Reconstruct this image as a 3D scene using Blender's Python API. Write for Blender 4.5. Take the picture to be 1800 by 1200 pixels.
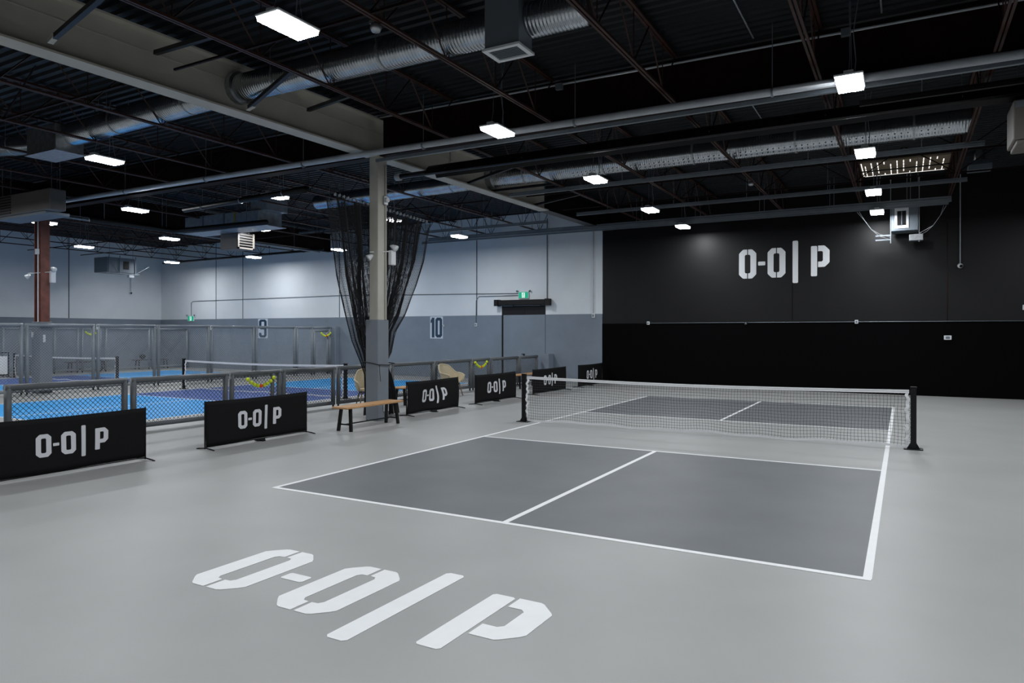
import bpy, bmesh, math, random
from mathutils import Vector, Matrix
from mathutils.geometry import tessellate_polygon
random.seed(7)
for o in list(bpy.data.objects): bpy.data.objects.remove(o, do_unlink=True)
SC = bpy.context.scene
COL = SC.collection

# ------------------------------------------------------------------ camera, world, exposure
cam = bpy.data.cameras.new('camera')
cam.sensor_width = 36.0
cam.lens = 1229.5 / 1800 * 36
cam.shift_y = -14.33 / 1800
cam.clip_start = 0.05; cam.clip_end = 200
co = bpy.data.objects.new('camera', cam); COL.objects.link(co)
yaw, pit, rol = 0.511921606, -0.000788847, 0.000805395
fw = Vector((-math.sin(yaw)*math.cos(pit), math.cos(yaw)*math.cos(pit), math.sin(pit)))
rt = Vector((math.cos(yaw), math.sin(yaw), 0)); up = rt.cross(fw)
rt2 = rt*math.cos(rol) + up*math.sin(rol); up2 = up*math.cos(rol) - rt*math.sin(rol)
M = Matrix((rt2, up2, -fw)).transposed().to_4x4()
M.translation = Vector((3.28488, -12.39825, 1.78678))
co.matrix_world = M
SC.camera = co
w = bpy.data.worlds.new('World'); SC.world = w; w.use_nodes = True
w.node_tree.nodes['Background'].inputs[0].default_value = (0.55, 0.62, 0.75, 1)
w.node_tree.nodes['Background'].inputs[1].default_value = 0.02
vs = SC.view_settings
vs.view_transform = 'Standard'; vs.look = 'None'; vs.exposure = 0.0; vs.gamma = 1.0
vs.use_curve_mapping = False
LAMP = 147.0            # radiance of the high bay diffusers
CEIL = 6.25            # underside of the roof deck

# ------------------------------------------------------------------ materials
def srgb(r, g, b):
    f = lambda c: (c/255/12.92) if c/255 <= .04045 else ((c/255+.055)/1.055)**2.4
    return (f(r), f(g), f(b), 1)
def mat(name, col, rough=.6, metal=0., spec=.5, noise=0., nscale=3., bump=0., bscale=40., emit=None, estr=0., vary=None, coat=0.):
    m = bpy.data.materials.new(name); m.use_nodes = True
    nt = m.node_tree; b = nt.nodes['Principled BSDF']
    if len(col) == 3: col = (*col, 1)
    b.inputs['Base Color'].default_value = col
    b.inputs['Roughness'].default_value = rough
    b.inputs['Metallic'].default_value = metal
    b.inputs['Specular IOR Level'].default_value = spec
    b.inputs['Coat Weight'].default_value = coat
    if emit:
        b.inputs['Emission Color'].default_value = emit if len(emit) == 4 else (*emit, 1)
        b.inputs['Emission Strength'].default_value = estr
    if noise or bump:
        tc = nt.nodes.new('ShaderNodeTexCoord')
    if noise:
        n = nt.nodes.new('ShaderNodeTexNoise'); n.inputs['Scale'].default_value = nscale; n.inputs['Detail'].default_value = 6
        if vary:
            mp = nt.nodes.new('ShaderNodeMapping'); mp.inputs['Scale'].default_value = vary
            nt.links.new(tc.outputs['Object'], mp.inputs[0]); nt.links.new(mp.outputs[0], n.inputs['Vector'])
        else: nt.links.new(tc.outputs['Object'], n.inputs['Vector'])
        r = nt.nodes.new('ShaderNodeValToRGB')
        r.color_ramp.elements[0].position = .3; r.color_ramp.elements[1].position = .7
        r.color_ramp.elements[0].color = tuple(max(0, c*(1-noise)) for c in col[:3])+(1,)
        r.color_ramp.elements[1].color = tuple(min(1, c*(1+noise)) for c in col[:3])+(1,)
        nt.links.new(n.outputs[0], r.inputs[0]); nt.links.new(r.outputs[0], b.inputs['Base Color'])
    if bump:
        n2 = nt.nodes.new('ShaderNodeTexNoise'); n2.inputs['Scale'].default_value = bscale; n2.inputs['Detail'].default_value = 4
        bp = nt.nodes.new('ShaderNodeBump'); bp.inputs['Strength'].default_value = bump; bp.inputs['Distance'].default_value = .01
        nt.links.new(tc.outputs['Object'], n2.inputs['Vector']); nt.links.new(n2.outputs[0], bp.inputs['Height'])
        nt.links.new(bp.outputs[0], b.inputs['Normal'])
    return m
MT = {}
MT['floor'] = mat('floor_grey', (.348,.352,.345), .44, spec=.35, noise=.06, nscale=.8, bump=.06, bscale=120)
MT['court'] = mat('court_charcoal', (.142,.152,.162), .5, spec=.35, noise=.07, nscale=1.4, bump=.06, bscale=120)
MT['line'] = mat('line_white', (.82,.83,.84), .5, noise=.02, nscale=9)
MT['blue'] = mat('court_light_blue', (.022,.32,.74), .5, spec=.3, noise=.05)
MT['navy'] = mat('court_navy', (.035,.085,.30), .5, spec=.3, noise=.05)
MT['blackwall'] = mat('black_wall_upper', (.0050,.0050,.0056), .42, spec=.30, noise=.15, nscale=2, bump=.1, bscale=14)
MT['blackwain'] = mat('black_wall_lower', (.0014,.0014,.0016), .7, spec=.05)
MT['palewall'] = mat('wall_pale_blue', (.74,.78,.81), .65, noise=.03, nscale=1.2, bump=.12, bscale=22)
MT['slatewall'] = mat('wall_slate', (.195,.235,.285), .6, noise=.06, nscale=2.2, bump=.12, bscale=22)
MT['darkwall'] = mat('unseen_wall_grey', (.06,.065,.07), .8)
MT['deck'] = mat('roof_deck', (.0085,.011,.014), .5, spec=.25, noise=.3, nscale=1.5)
MT['joist'] = mat('joist_brown_red', (.040,.016,.012), .5, spec=.3, noise=.3, nscale=3)
MT['girder'] = mat('girder_dark_red', (.012,.005,.004), .6, spec=.12, noise=.3, nscale=2)
MT['redcol'] = mat('column_red_primer', (.17,.055,.038), .55, noise=.3, nscale=5)
MT['cream'] = mat('cream_paint', (.47,.455,.40), .55, noise=.08, nscale=2)
MT['greypaint'] = mat('grey_padding', (.17,.195,.225), .6, noise=.05)
MT['pipe'] = mat('white_pipe', (.42,.45,.48), .4, noise=.08, nscale=6)
MT['strut'] = mat('galvanised_strut', (.22,.25,.28), .45, metal=.5, noise=.1, nscale=4)
MT['galv'] = mat('galvanised_sheet', (.42,.44,.46), .38, metal=.9, noise=.22, nscale=12)
MT['sheet'] = mat('rectangular_duct_sheet', (.34,.38,.42), .4, metal=.45, noise=.2, nscale=7)
MT['duct'] = mat('spiral_duct', (.50,.53,.56), .25, metal=1., noise=.15, nscale=5)
MT['black'] = mat('black_paint', (.006,.006,.007), .45, spec=.3)
MT['blackmetal'] = mat('black_metal', (.005,.005,.0055), .4, spec=.3)
MT['cloth'] = mat('banner_cloth', (.0055,.0055,.006), .7, spec=.15, bump=.15, bscale=60)
MT['print'] = mat('banner_print', (.62,.63,.66), .6)
MT['vinyl'] = mat('grey_vinyl_padding', (.12,.132,.142), .42, spec=.45, noise=.08, nscale=5, bump=.2, bscale=25)
MT['vinylhi'] = mat('grey_vinyl_padding_light', (.20,.225,.25), .4, spec=.5, noise=.06, nscale=5)
MT['wire'] = mat('mesh_wire_black', (.012,.013,.015), .5)
MT['wiregrey'] = mat('mesh_wire_grey', (.34,.37,.40), .45, metal=.1)
MT['net'] = mat('net_black', (.012,.012,.014), .7)
MT['tape'] = mat('net_tape_white', (.74,.75,.77), .6, noise=.03, nscale=20)
MT['wood'] = mat('bench_wood', (.50,.27,.11), .5, noise=.28, nscale=4, vary=(14,1,14))
MT['wicker'] = mat('cream_wicker', (.56,.48,.33), .6, noise=.08, nscale=40, bump=.5, bscale=90)
MT['woodleg'] = mat('chair_leg_wood', (.20,.13,.075), .5, noise=.2, nscale=10)
MT['yellow'] = mat('ball_yellow', (.72,.85,.03), .5)
MT['orange'] = mat('ball_orange', (.95,.10,.02), .5)
MT['white'] = mat('white_plastic', (.72,.74,.76), .4)
MT['beige'] = mat('heater_beige', (.13,.115,.10), .5, noise=.05)
MT['greybox'] = mat('grey_cabinet', (.16,.19,.22), .45, metal=.2)
MT['tan'] = mat('tan_skylight', (.30,.235,.16), .6)
MT['numnavy'] = mat('sign_navy', (.012,.045,.085), .5)
MT['signwhite'] = mat('sign_white', (.62,.68,.76), .5)
MT['exitgreen'] = mat('exit_green', (.0,.36,.20), .5, emit=(.0,.55,.30), estr=.35)
MT['exitwhite'] = mat('exit_white', (.8,.85,.82), .5, emit=(.8,1,.9), estr=.5)
MT['lamp'] = mat('lamp_diffuser', (.9,.9,.9), .5, emit=(.93,.965,1.0), estr=LAMP)
MT['lampedge'] = mat('lamp_edge', (.9,.9,.9), .5, emit=(.93,.965,1.0), estr=3.0)
MT['slit'] = mat('daylight_slit', (.9,.9,.9), .5, emit=(1,.98,.93), estr=1.3)
MT['seam'] = mat('wall_seam', (.035,.045,.06), .7)
MT['plaster'] = mat('cloth_white', (.76,.78,.80), .8)

# ------------------------------------------------------------------ mesh helpers
class MB:
    def __init__(s): s.v = []; s.f = []
    def add(s, vs, fs):
        n = len(s.v); s.v += [tuple(v) for v in vs]; s.f += [tuple(i+n for i in f) for f in fs]; return s
    def box(s, x0, x1, y0, y1, z0, z1, bev=0.):
        if bev:
            b = bev; xs = [(x0,y0),(x1,y0),(x1,y1),(x0,y1)]
            vs = []
            for z, q in ((z0,b),(z0+b,0),(z1-b,0),(z1,b)):
                for (x,y) in ((x0+b,y0+q),(x1-b,y0+q),(x1-q,y0+b),(x1-q,y1-b),(x1-b,y1-q),(x0+b,y1-q),(x0+q,y1-b),(x0+q,y0+b)):
                    vs.append((x,y,z))
            fs = [tuple(range(7,-1,-1)), tuple(range(24,32))]
            for r in range(3):
                for k in range(8): fs.append((r*8+k, r*8+(k+1)%8, (r+1)*8+(k+1)%8, (r+1)*8+k))
            return s.add(vs, fs)
        return s.add([(x0,y0,z0),(x1,y0,z0),(x1,y1,z0),(x0,y1,z0),(x0,y0,z1),(x1,y0,z1),(x1,y1,z1),(x0,y1,z1)],
                     [(3,2,1,0),(4,5,6,7),(0,1,5,4),(1,2,6,5),(2,3,7,6),(3,0,4,7)])
    def bar(s, a, b, w, h=None, up=(0,0,1)):
        a = Vector(a); b = Vector(b); h = h or w
        d = (b-a).normalized(); u = Vector(up)
        if abs(d.dot(u)) > .98: u = Vector((1,0,0))
        r = d.cross(u).normalized()*w/2; u = r.cross(d).normalized()*h/2
        vs = [a-r-u,a+r-u,a+r+u,a-r+u,b-r-u,b+r-u,b+r+u,b-r+u]
        return s.add(vs, [(0,1,2,3),(7,6,5,4),(0,4,5,1),(1,5,6,2),(2,6,7,3),(3,7,4,0)])
    def tube(s, pts, r, n=10, caps=True):
        pts = [Vector(p) for p in pts]; rs = r if isinstance(r, (list, tuple)) else [r]*len(pts)
        prev = None; rings = []
        for i, p in enumerate(pts):
            d = (pts[min(i+1,len(pts)-1)]-pts[max(i-1,0)]).normalized()
            if prev is None:
                u = Vector((0,0,1)) if abs(d.z) < .9 else Vector((1,0,0))
                a = d.cross(u).normalized()
            else:
                a = (prev - d*prev.dot(d)).normalized()
            prev = a; b = d.cross(a)
            rings.append([p + (a*math.cos(t)+b*math.sin(t))*rs[i] for t in [2*math.pi*k/n for k in range(n)]])
        vs = [v for R in rings for v in R]; fs = []
        for i in range(len(rings)-1):
            for k in range(n): fs.append((i*n+k, i*n+(k+1)%n, (i+1)*n+(k+1)%n, (i+1)*n+k))
        if caps: fs += [tuple(range(n-1,-1,-1)), tuple(range((len(rings)-1)*n, len(rings)*n))]
        return s.add(vs, fs)
    def wire(s, a, b, r):
        return s.tube([a,b], r, 3, False)
    def sphere(s, c, r, n=10, m=7, sz=1.):
        vs = [(c[0],c[1],c[2]+r*sz)]; fs = []
        for i in range(1, m):
            t = math.pi*i/m
            for k in range(n): vs.append((c[0]+r*math.sin(t)*math.cos(2*math.pi*k/n), c[1]+r*math.sin(t)*math.sin(2*math.pi*k/n), c[2]+r*sz*math.cos(t)))
        vs.append((c[0],c[1],c[2]-r*sz)); L = len(vs)-1
        for k in range(n): fs.append((0,1+k,1+(k+1)%n)); fs.append((L,1+(m-2)*n+(k+1)%n,1+(m-2)*n+k))
        for i in range(m-2):
            for k in range(n): fs.append((1+i*n+k,1+(i+1)*n+k,1+(i+1)*n+(k+1)%n,1+i*n+(k+1)%n))
        return s.add(vs, fs)
    def poly(s, pts, fn, t, sub=0.):
        """2-D outline -> slab; fn(u, v, d) gives the 3-D point at depth d (0 back, t front)"""
        P = list(pts)
        if sub:
            Q = []
            for i, a in enumerate(P):
                b = P[(i+1)%len(P)]; n = max(1, int(math.hypot(b[0]-a[0], b[1]-a[1])/sub))
                for k in range(n): Q.append((a[0]+(b[0]-a[0])*k/n, a[1]+(b[1]-a[1])*k/n))
            P = Q
        tri = tessellate_polygon([[Vector((p[0],p[1],0)) for p in P]])
        n = len(P); vs = [fn(p[0],p[1],0) for p in P]+[fn(p[0],p[1],t) for p in P]
        fs = [tuple(x+n for x in q) for q in tri]+[tuple(reversed(q)) for q in tri]
        fs += [(i,(i+1)%n,(i+1)%n+n,i+n) for i in range(n)]
        return s.add(vs, fs)
    def build(s, name, m, parent=None, smooth=False, norm=True):
        me = bpy.data.meshes.new(name); me.from_pydata(s.v, [], s.f); me.update()
        if norm:
            bm = bmesh.new(); bm.from_mesh(me); bmesh.ops.recalc_face_normals(bm, faces=bm.faces); bm.to_mesh(me); bm.free()
        me.materials.append(MT[m])
        if smooth:
            for p in me.polygons: p.use_smooth = True
        o = bpy.data.objects.new(name, me); COL.objects.link(o)
        if parent: o.parent = parent; o.matrix_parent_inverse = Matrix.Translation(-parent.location) if parent.rotation_euler.z == 0 else parent.matrix_basis.inverted()
        return o
def tag(o, label, cat, group=None, kind=None):
    o['label'] = label; o['category'] = cat
    if group: o['group'] = group
    if kind: o['kind'] = kind
    return o
def thing(name, label, cat, loc=(0,0,0), group=None):
    o = bpy.data.objects.new(name, None); COL.objects.link(o); o.location = loc; o.empty_display_size = .1
    return tag(o, label, cat, group)
def struct(o): o['kind'] = 'structure'; return o
def dup(root, dx, label, group=None):
    r = root.copy(); COL.objects.link(r); r.location = Vector(root.location)+Vector(dx)
    r['label'] = label
    if group: r['group'] = group
    for ch in list(root.children):
        c = ch.copy(); COL.objects.link(c); c.parent = r; c.matrix_parent_inverse = ch.matrix_parent_inverse
        for g in list(ch.children):
            d = g.copy(); COL.objects.link(d); d.parent = c; d.matrix_parent_inverse = g.matrix_parent_inverse
    return r
ORD = ['first','second','third','fourth','fifth','sixth','seventh','eighth','ninth','tenth','eleventh','twelfth','thirteenth','fourteenth']

# ------------------------------------------------------------------ room shell
XL, XR, YB, YF = -31.0, 9.4, 10.75, -17.0
struct(MB().box(XL-.3, XR+.3, YF-.3, YB+.3, -.2, 0).build('floor', 'floor'))
# corrugated roof deck, ribs run left to right
d = MB(); y = YF; prof = []
while y < YB:
    prof += [(y, CEIL), (y+.075, CEIL), (y+.10, CEIL+.045), (y+.165, CEIL+.045), (y+.19, CEIL)]; y += .19
vs_ = []; fs_ = []
for i, (yy, zz) in enumerate(prof): vs_ += [(XL-.3, yy, zz), (XR+.3, yy, zz)]
for i in range(len(prof)-1): fs_.append((2*i, 2*i+1, 2*i+3, 2*i+2))
d.add(vs_, fs_); d.box(XL-.3, XR+.3, YF-.3, YB+.3, CEIL+.06, CEIL+.2)
struct(d.build('ceiling', 'deck', norm=False))
XS = -6.05   # where grey wall turns black
wb = struct(MB().box(XL-.3, XS, YB, YB+.3, 0, CEIL+.1).build('wall_back', 'palewall'))
wn = MB().box(XL, -10.16, YB-.03, YB+.01, 0, 2.46); wn.box(-10.08, XS, YB-.03, YB+.01, 0, 2.46)
wn.build('wainscot', 'slatewall', wb)
sm = MB()
for x in (-26.62, -24.67, -18.44, -11.3): sm.box(x-.018, x+.018, YB-.008, YB+.01, 2.46, CEIL)
sm.box(-8.30, -8.285, YB-.033, YB+.01, 0, 2.46)
sm.build('panel_joint', 'seam', wb)
wk = struct(MB().box(XS, XR+.3, YB, YB+.3, 0, CEIL+.1).build('wall_back_black', 'blackwall'))
MB().box(XS, XR, YB-.02, YB+.01, 0, 2.11).build('wainscot', 'blackwain', wk)
MB().box(.235,.25, YB-.004, YB+.01, 2.2, 3.3).build('panel_joint', 'blackwain', wk)
wl = struct(MB().box(XL-.3, XL, YF-.3, YB+.3, 0, CEIL+.1).build('wall_left', 'palewall'))
MB().box(XL-.01, XL+.03, YF, YB, 0, 2.46).build('wainscot', 'slatewall', wl)
MB().box(XL-.01, XL+.008, 6.05, 6.09, 2.46, CEIL).build('panel_joint', 'seam', wl)
struct(MB().box(XR, XR+.3, YF-.3, YB+.3, 0, CEIL+.1).build('wall_right', 'darkwall'))
struct(MB().box(XL-.3, XR+.3, YF-.3, YF, 0, CEIL+.1).build('wall_front', 'darkwall'))

# door in the back wall: dark gap, dark transom, roller housing above
dr = struct(MB().box(-10.16,-10.08, YB-.01, YB+.02, 0, 2.46).box(-10.16,-8.30, YB-.012, YB+.02, 2.46, 2.80).build('door_1', 'black'))
MB().box(-9.22,-9.17, YB-.02, YB, 2.46, 2.78).box(-10.14,-8.32,YB-.016,YB,2.74,2.77).build('mullion', 'blackmetal', dr)
h = MB(); h.box(-9.27,-9.15,YB-.07,YB-.03,.98,1.0); h.box(-9.2,-9.16,YB-.06,YB-.03,.9,1.0)
h.build('door_handle', 'black', dr)
ac = thing('door_air_curtain', 'long black housing mounted over the dark doorway in the grey wall', 'air curtain', (-9.2, YB, 2.78))
MB().box(-10.2,-8.2, YB-.26, YB, 2.82, 3.02, .02).build('housing', 'blackmetal', ac)
MB().box(-10.36,-10.2, YB-.28, YB, 2.80, 3.04).build('end_cap', 'black', ac)
MB().box(-8.2,-8.06, YB-.28, YB, 2.80, 3.04).build('end_cap', 'black', ac)
MB().box(-10.0,-9.6, YB-.16, YB-.05, 2.79, 2.82).build('bracket', 'strut', ac)
MB().box(-8.75,-8.45, YB-.16, YB-.05, 2.79, 2.82).build('bracket', 'strut', ac)

# ------------------------------------------------------------------ lights
def high_bay(x, y, label, group, top=6.25, z=5.08, first=[None]):
    if first[0] is not None:
        r = first[0]; return dup(r, Vector((x, y, z))-Vector(r.location), label, group)
    t = thing('high_bay_light', label, 'ceiling light', (x, y, z), group)
    hw, hl = .155, .285
    MB().add([(x-hw,y-hl,z),(x+hw,y-hl,z),(x+hw,y+hl,z),(x-hw,y+hl,z)], [(3,2,1,0)]).build('diffuser', 'lamp', t, norm=False)
    e = MB()
    o_ = .012
    lo = [(x-hw,y-hl,z),(x+hw,y-hl,z),(x+hw,y+hl,z),(x-hw,y+hl,z)]
    hi = [(x-hw-.008,y-hl-.008,z+.045),(x+hw+.008,y-hl-.008,z+.045),(x+hw+.008,y+hl+.008,z+.045),(x-hw-.008,y+hl+.008,z+.045)]
    e.add(lo+hi, [(0,1,5,4),(1,2,6,5),(2,3,7,6),(3,0,4,7)]).build('lens_rim', 'lampedge', t, norm=False)
    MB().box(x-hw-.02,x+hw+.02,y-hl-.02,y+hl+.02,z+.046,z+.075,.008).build('housing', 'white', t)
    MB().box(x-.06,x+.06,y-.26,y-.14,z+.076,z+.125,.006).build('driver_box', 'white', t)
    wr = MB()
    for s in (-1,1):
        wr.tube([(x,y+s*.22,z+.075),(x+.01,y+s*.16,z+.3),(x,y+s*.12,top)], .004, 5)
    wr.build('suspension_cable', 'strut', t)
    MB().tube([(x+.05,y+.05,z+.08),(x+.07,y+.06,z+.35),(x+.04,y+.02,z+.7),(x+.10,y+.05,top)], .007, 6).build('power_cord', 'strut', t)
    first[0] = t; return t
GC, GH = 'high bay lights over the grey court', 'high bay lights over the blue court hall'
L = [(-2.54,-6.98,'nearest and largest lit ceiling light, above the grey court near the long duct',GC),
 (-2.58,-2.45,'lit ceiling light just right of the cream column, before the white pipe',GC),
 (-2.57,1.72,'lit ceiling light hanging in front of the perforated far duct, above the net',GC),
 (-2.73,5.94,'lit ceiling light between the two far rails, left of the wall emblem',GC),
 (-2.78,9.3,'lit ceiling light hung closest to the black wall, left of the emblem',GC),
 (2.64,-2.08,'lit ceiling light crossing the white pipe at upper right, nearest of right row',GC),
 (2.64,2.07,'lit ceiling light in right row, just before the slatted tan roof hatch',GC),
 (2.63,6.18,'lit ceiling light of the right row, directly under the slatted roof hatch',GC),
 (2.61,9.3,'lit ceiling light beside the grey wall unit, lowest of the right row',GC),
 (-10.18,-4.48,'lit ceiling light at far left below the long duct, largest over blue courts',GH),
 (-10.11,-.35,'lit ceiling light below the white pipe, left of the curtain netting',GH),
 (-9.91,3.82,'lit ceiling light partly behind the cream column and black netting',GH),
 (-10.14,7.77,'lit ceiling light right of the black netting, before the pale wall',GH),
 (-14.94,-.85,'lit ceiling light between the red column and the galvanised rectangular duct',GH),
 (-14.77,3.21,'lit ceiling light under the right end of the rectangular duct',GH),
 (-16.49,8.64,'lit ceiling light touching the left edge of the black netting',GH),
 (-19.45,-.86,'lit ceiling light partly hidden behind the red steel column',GH),
 (-19.46,3.28,'lit ceiling light left of the beige gas heater, against the brown girder',GH),
 (-21.75,8.9,'lit ceiling light below the black pipe, above the number nine sign',GH),
 (-24.5,3.14,'lit ceiling light just right of the red column before the left wall',GH),
 (-26.99,8.59,'lit ceiling light in the far corner, right of the wall louvre box',GH)]
for l in L: high_bay(*l)
GO = 'unseen high bay lights added around the camera side of the hall'  # unseen fixtures, added so the floor near the camera is lit
for (x, y) in ((-2.5,-11.5),(2.64,-6.2),(2.64,-10.4),(7.3,-9.0),(7.3,-4.0),(7.3,1.0),(7.3,5.8),(-10.2,-8.6),(-14.9,-5.5),(-10.2,-13),(-14.9,-10),(-19.5,-5.2),(-24.5,-1.2),(-24.5,-5.4),(-2.5,-15.3),(2.64,-15)):
    high_bay(x, y, 'unseen rectangular ceiling light added outside the picture to light the hall floor', GO)

# ------------------------------------------------------------------ emblem glyphs
def glyphs(gap=True):
    g = .015 if gap else -.002
    def O(ox):
        c = ox+.265
        Lh = [(ox,.79),(ox+.03,.83),(ox+.11,.91),(ox+.14,.925),(c-g,.925),(c-g,.76),(ox+.20,.755),(ox+.178,.72),(ox+.178,.205),(ox+.20,.17),(c-g,.165),(c-g,0),(ox+.14,0),(ox+.11,.015),(ox+.03,.095),(ox,.135)]
        return [Lh, [(2*c-a, b) for a, b in reversed(Lh)]]
    out = O(0)+O(.872)
    def rr(x0,x1,z0,z1,r): return [(x0+r,z0),(x1-r,z0),(x1,z0+r),(x1,z1-r),(x1-r,z1),(x0+r,z1),(x0,z1-r),(x0,z0+r)]
    out.append(rr(.588,.802,.40,.52,.015)); out.append(rr(1.609,1.769,-.19,1.115,.025)); out.append(rr(2.135,2.325-g,0,.92,.02))
    out.append([(2.32+g,.925),(2.50,.925),(2.53,.91),(2.635,.80),(2.655,.77),(2.655,.42),(2.635,.385),(2.54,.29),(2.51,.272),(2.32+g,.272),(2.32+g,.44),(2.44,.44),(2.472,.475),(2.472,.725),(2.44,.757),(2.32+g,.757)])
    return out
em = MB()
for p in glyphs(): em.poly(p, lambda u, v, d: (u-1.362, YB-.001-d, v+3.522), .012)
tag(em.build('wall_emblem', 'plaster'), 'large silver-white stencilled emblem high on the black wall', 'emblem')
em = MB(); S = .982
for p in glyphs(): em.poly(p, lambda u, v, d: (u*S-1.272+v*.012, v*.965-9.168, .001+d), .002)
tag(em.build('floor_emblem', 'line'), 'large white stencilled emblem painted on the grey floor nearest the camera', 'emblem')

# ------------------------------------------------------------------ main court paint
CW, CB, CK = 3.048, 6.706, 2.134
ct = thing('pickleball_court', 'charcoal and grey pickleball court with white lines under the near net', 'court')
for s in (-1, 1):
    MB().box(-CW, CW, min(s*CK,s*CB), max(s*CK,s*CB), .0005, .002).build('service_area', 'court', ct)
lw = .03
for s in (-1, 1):
    MB().box(-CW-.025, CW+.025, s*CB-lw+(.0 if s>0 else 0), s*CB+lw, .0005, .0035).build('baseline', 'line', ct)
    MB().box(s*CW-lw, s*CW+lw, -CB, CB, .0005, .0037).build('sideline', 'line', ct)
    MB().box(-CW, CW, s*CK-.025, s*CK+.025, .0005, .0035).build('kitchen_line', 'line', ct)
    MB().box(-lw, lw, min(s*CK,s*CB), max(s*CK,s*CB), .0005, .0033).build('center_line', 'line', ct)
def blue_court(cx, cy, label):
    c = thing('blue_court', label, 'court', (cx, cy, 0), 'blue pickleball courts')
    for s in (-1,1):
        MB().box(cx-CW,cx+CW,min(cy+s*CK,cy+s*CB),max(cy+s*CK,cy+s*CB),.0005,.002).build('service_area','blue',c)
    MB().box(cx-CW,cx+CW,cy-CK,cy+CK,.0005,.002).build('kitchen_area','navy',c)
    for s in (-1,1):
        MB().box(cx-CW,cx+CW,cy+s*CB-.025,cy+s*CB+.025,.0005,.0035).build('baseline','line',c)
        MB().box(cx+s*CW-.025,cx+s*CW+.025,cy-CB,cy+CB,.0005,.0037).build('sideline','line',c)
        MB().box(cx-CW,cx+CW,cy+s*CK-.025,cy+s*CK+.025,.0005,.0035).build('kitchen_line','line',c)
        MB().box(cx-.025,cx+.025,min(cy+s*CK,cy+s*CB),max(cy+s*CK,cy+s*CB),.0005,.0033).build('center_line','line',c)
blue_court(-13.26, 1.88, 'light blue court with navy middle just beyond the low padded fence')
blue_court(-23.9, 1.95, 'far blue court with navy middle behind the tall padded fence')

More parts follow.
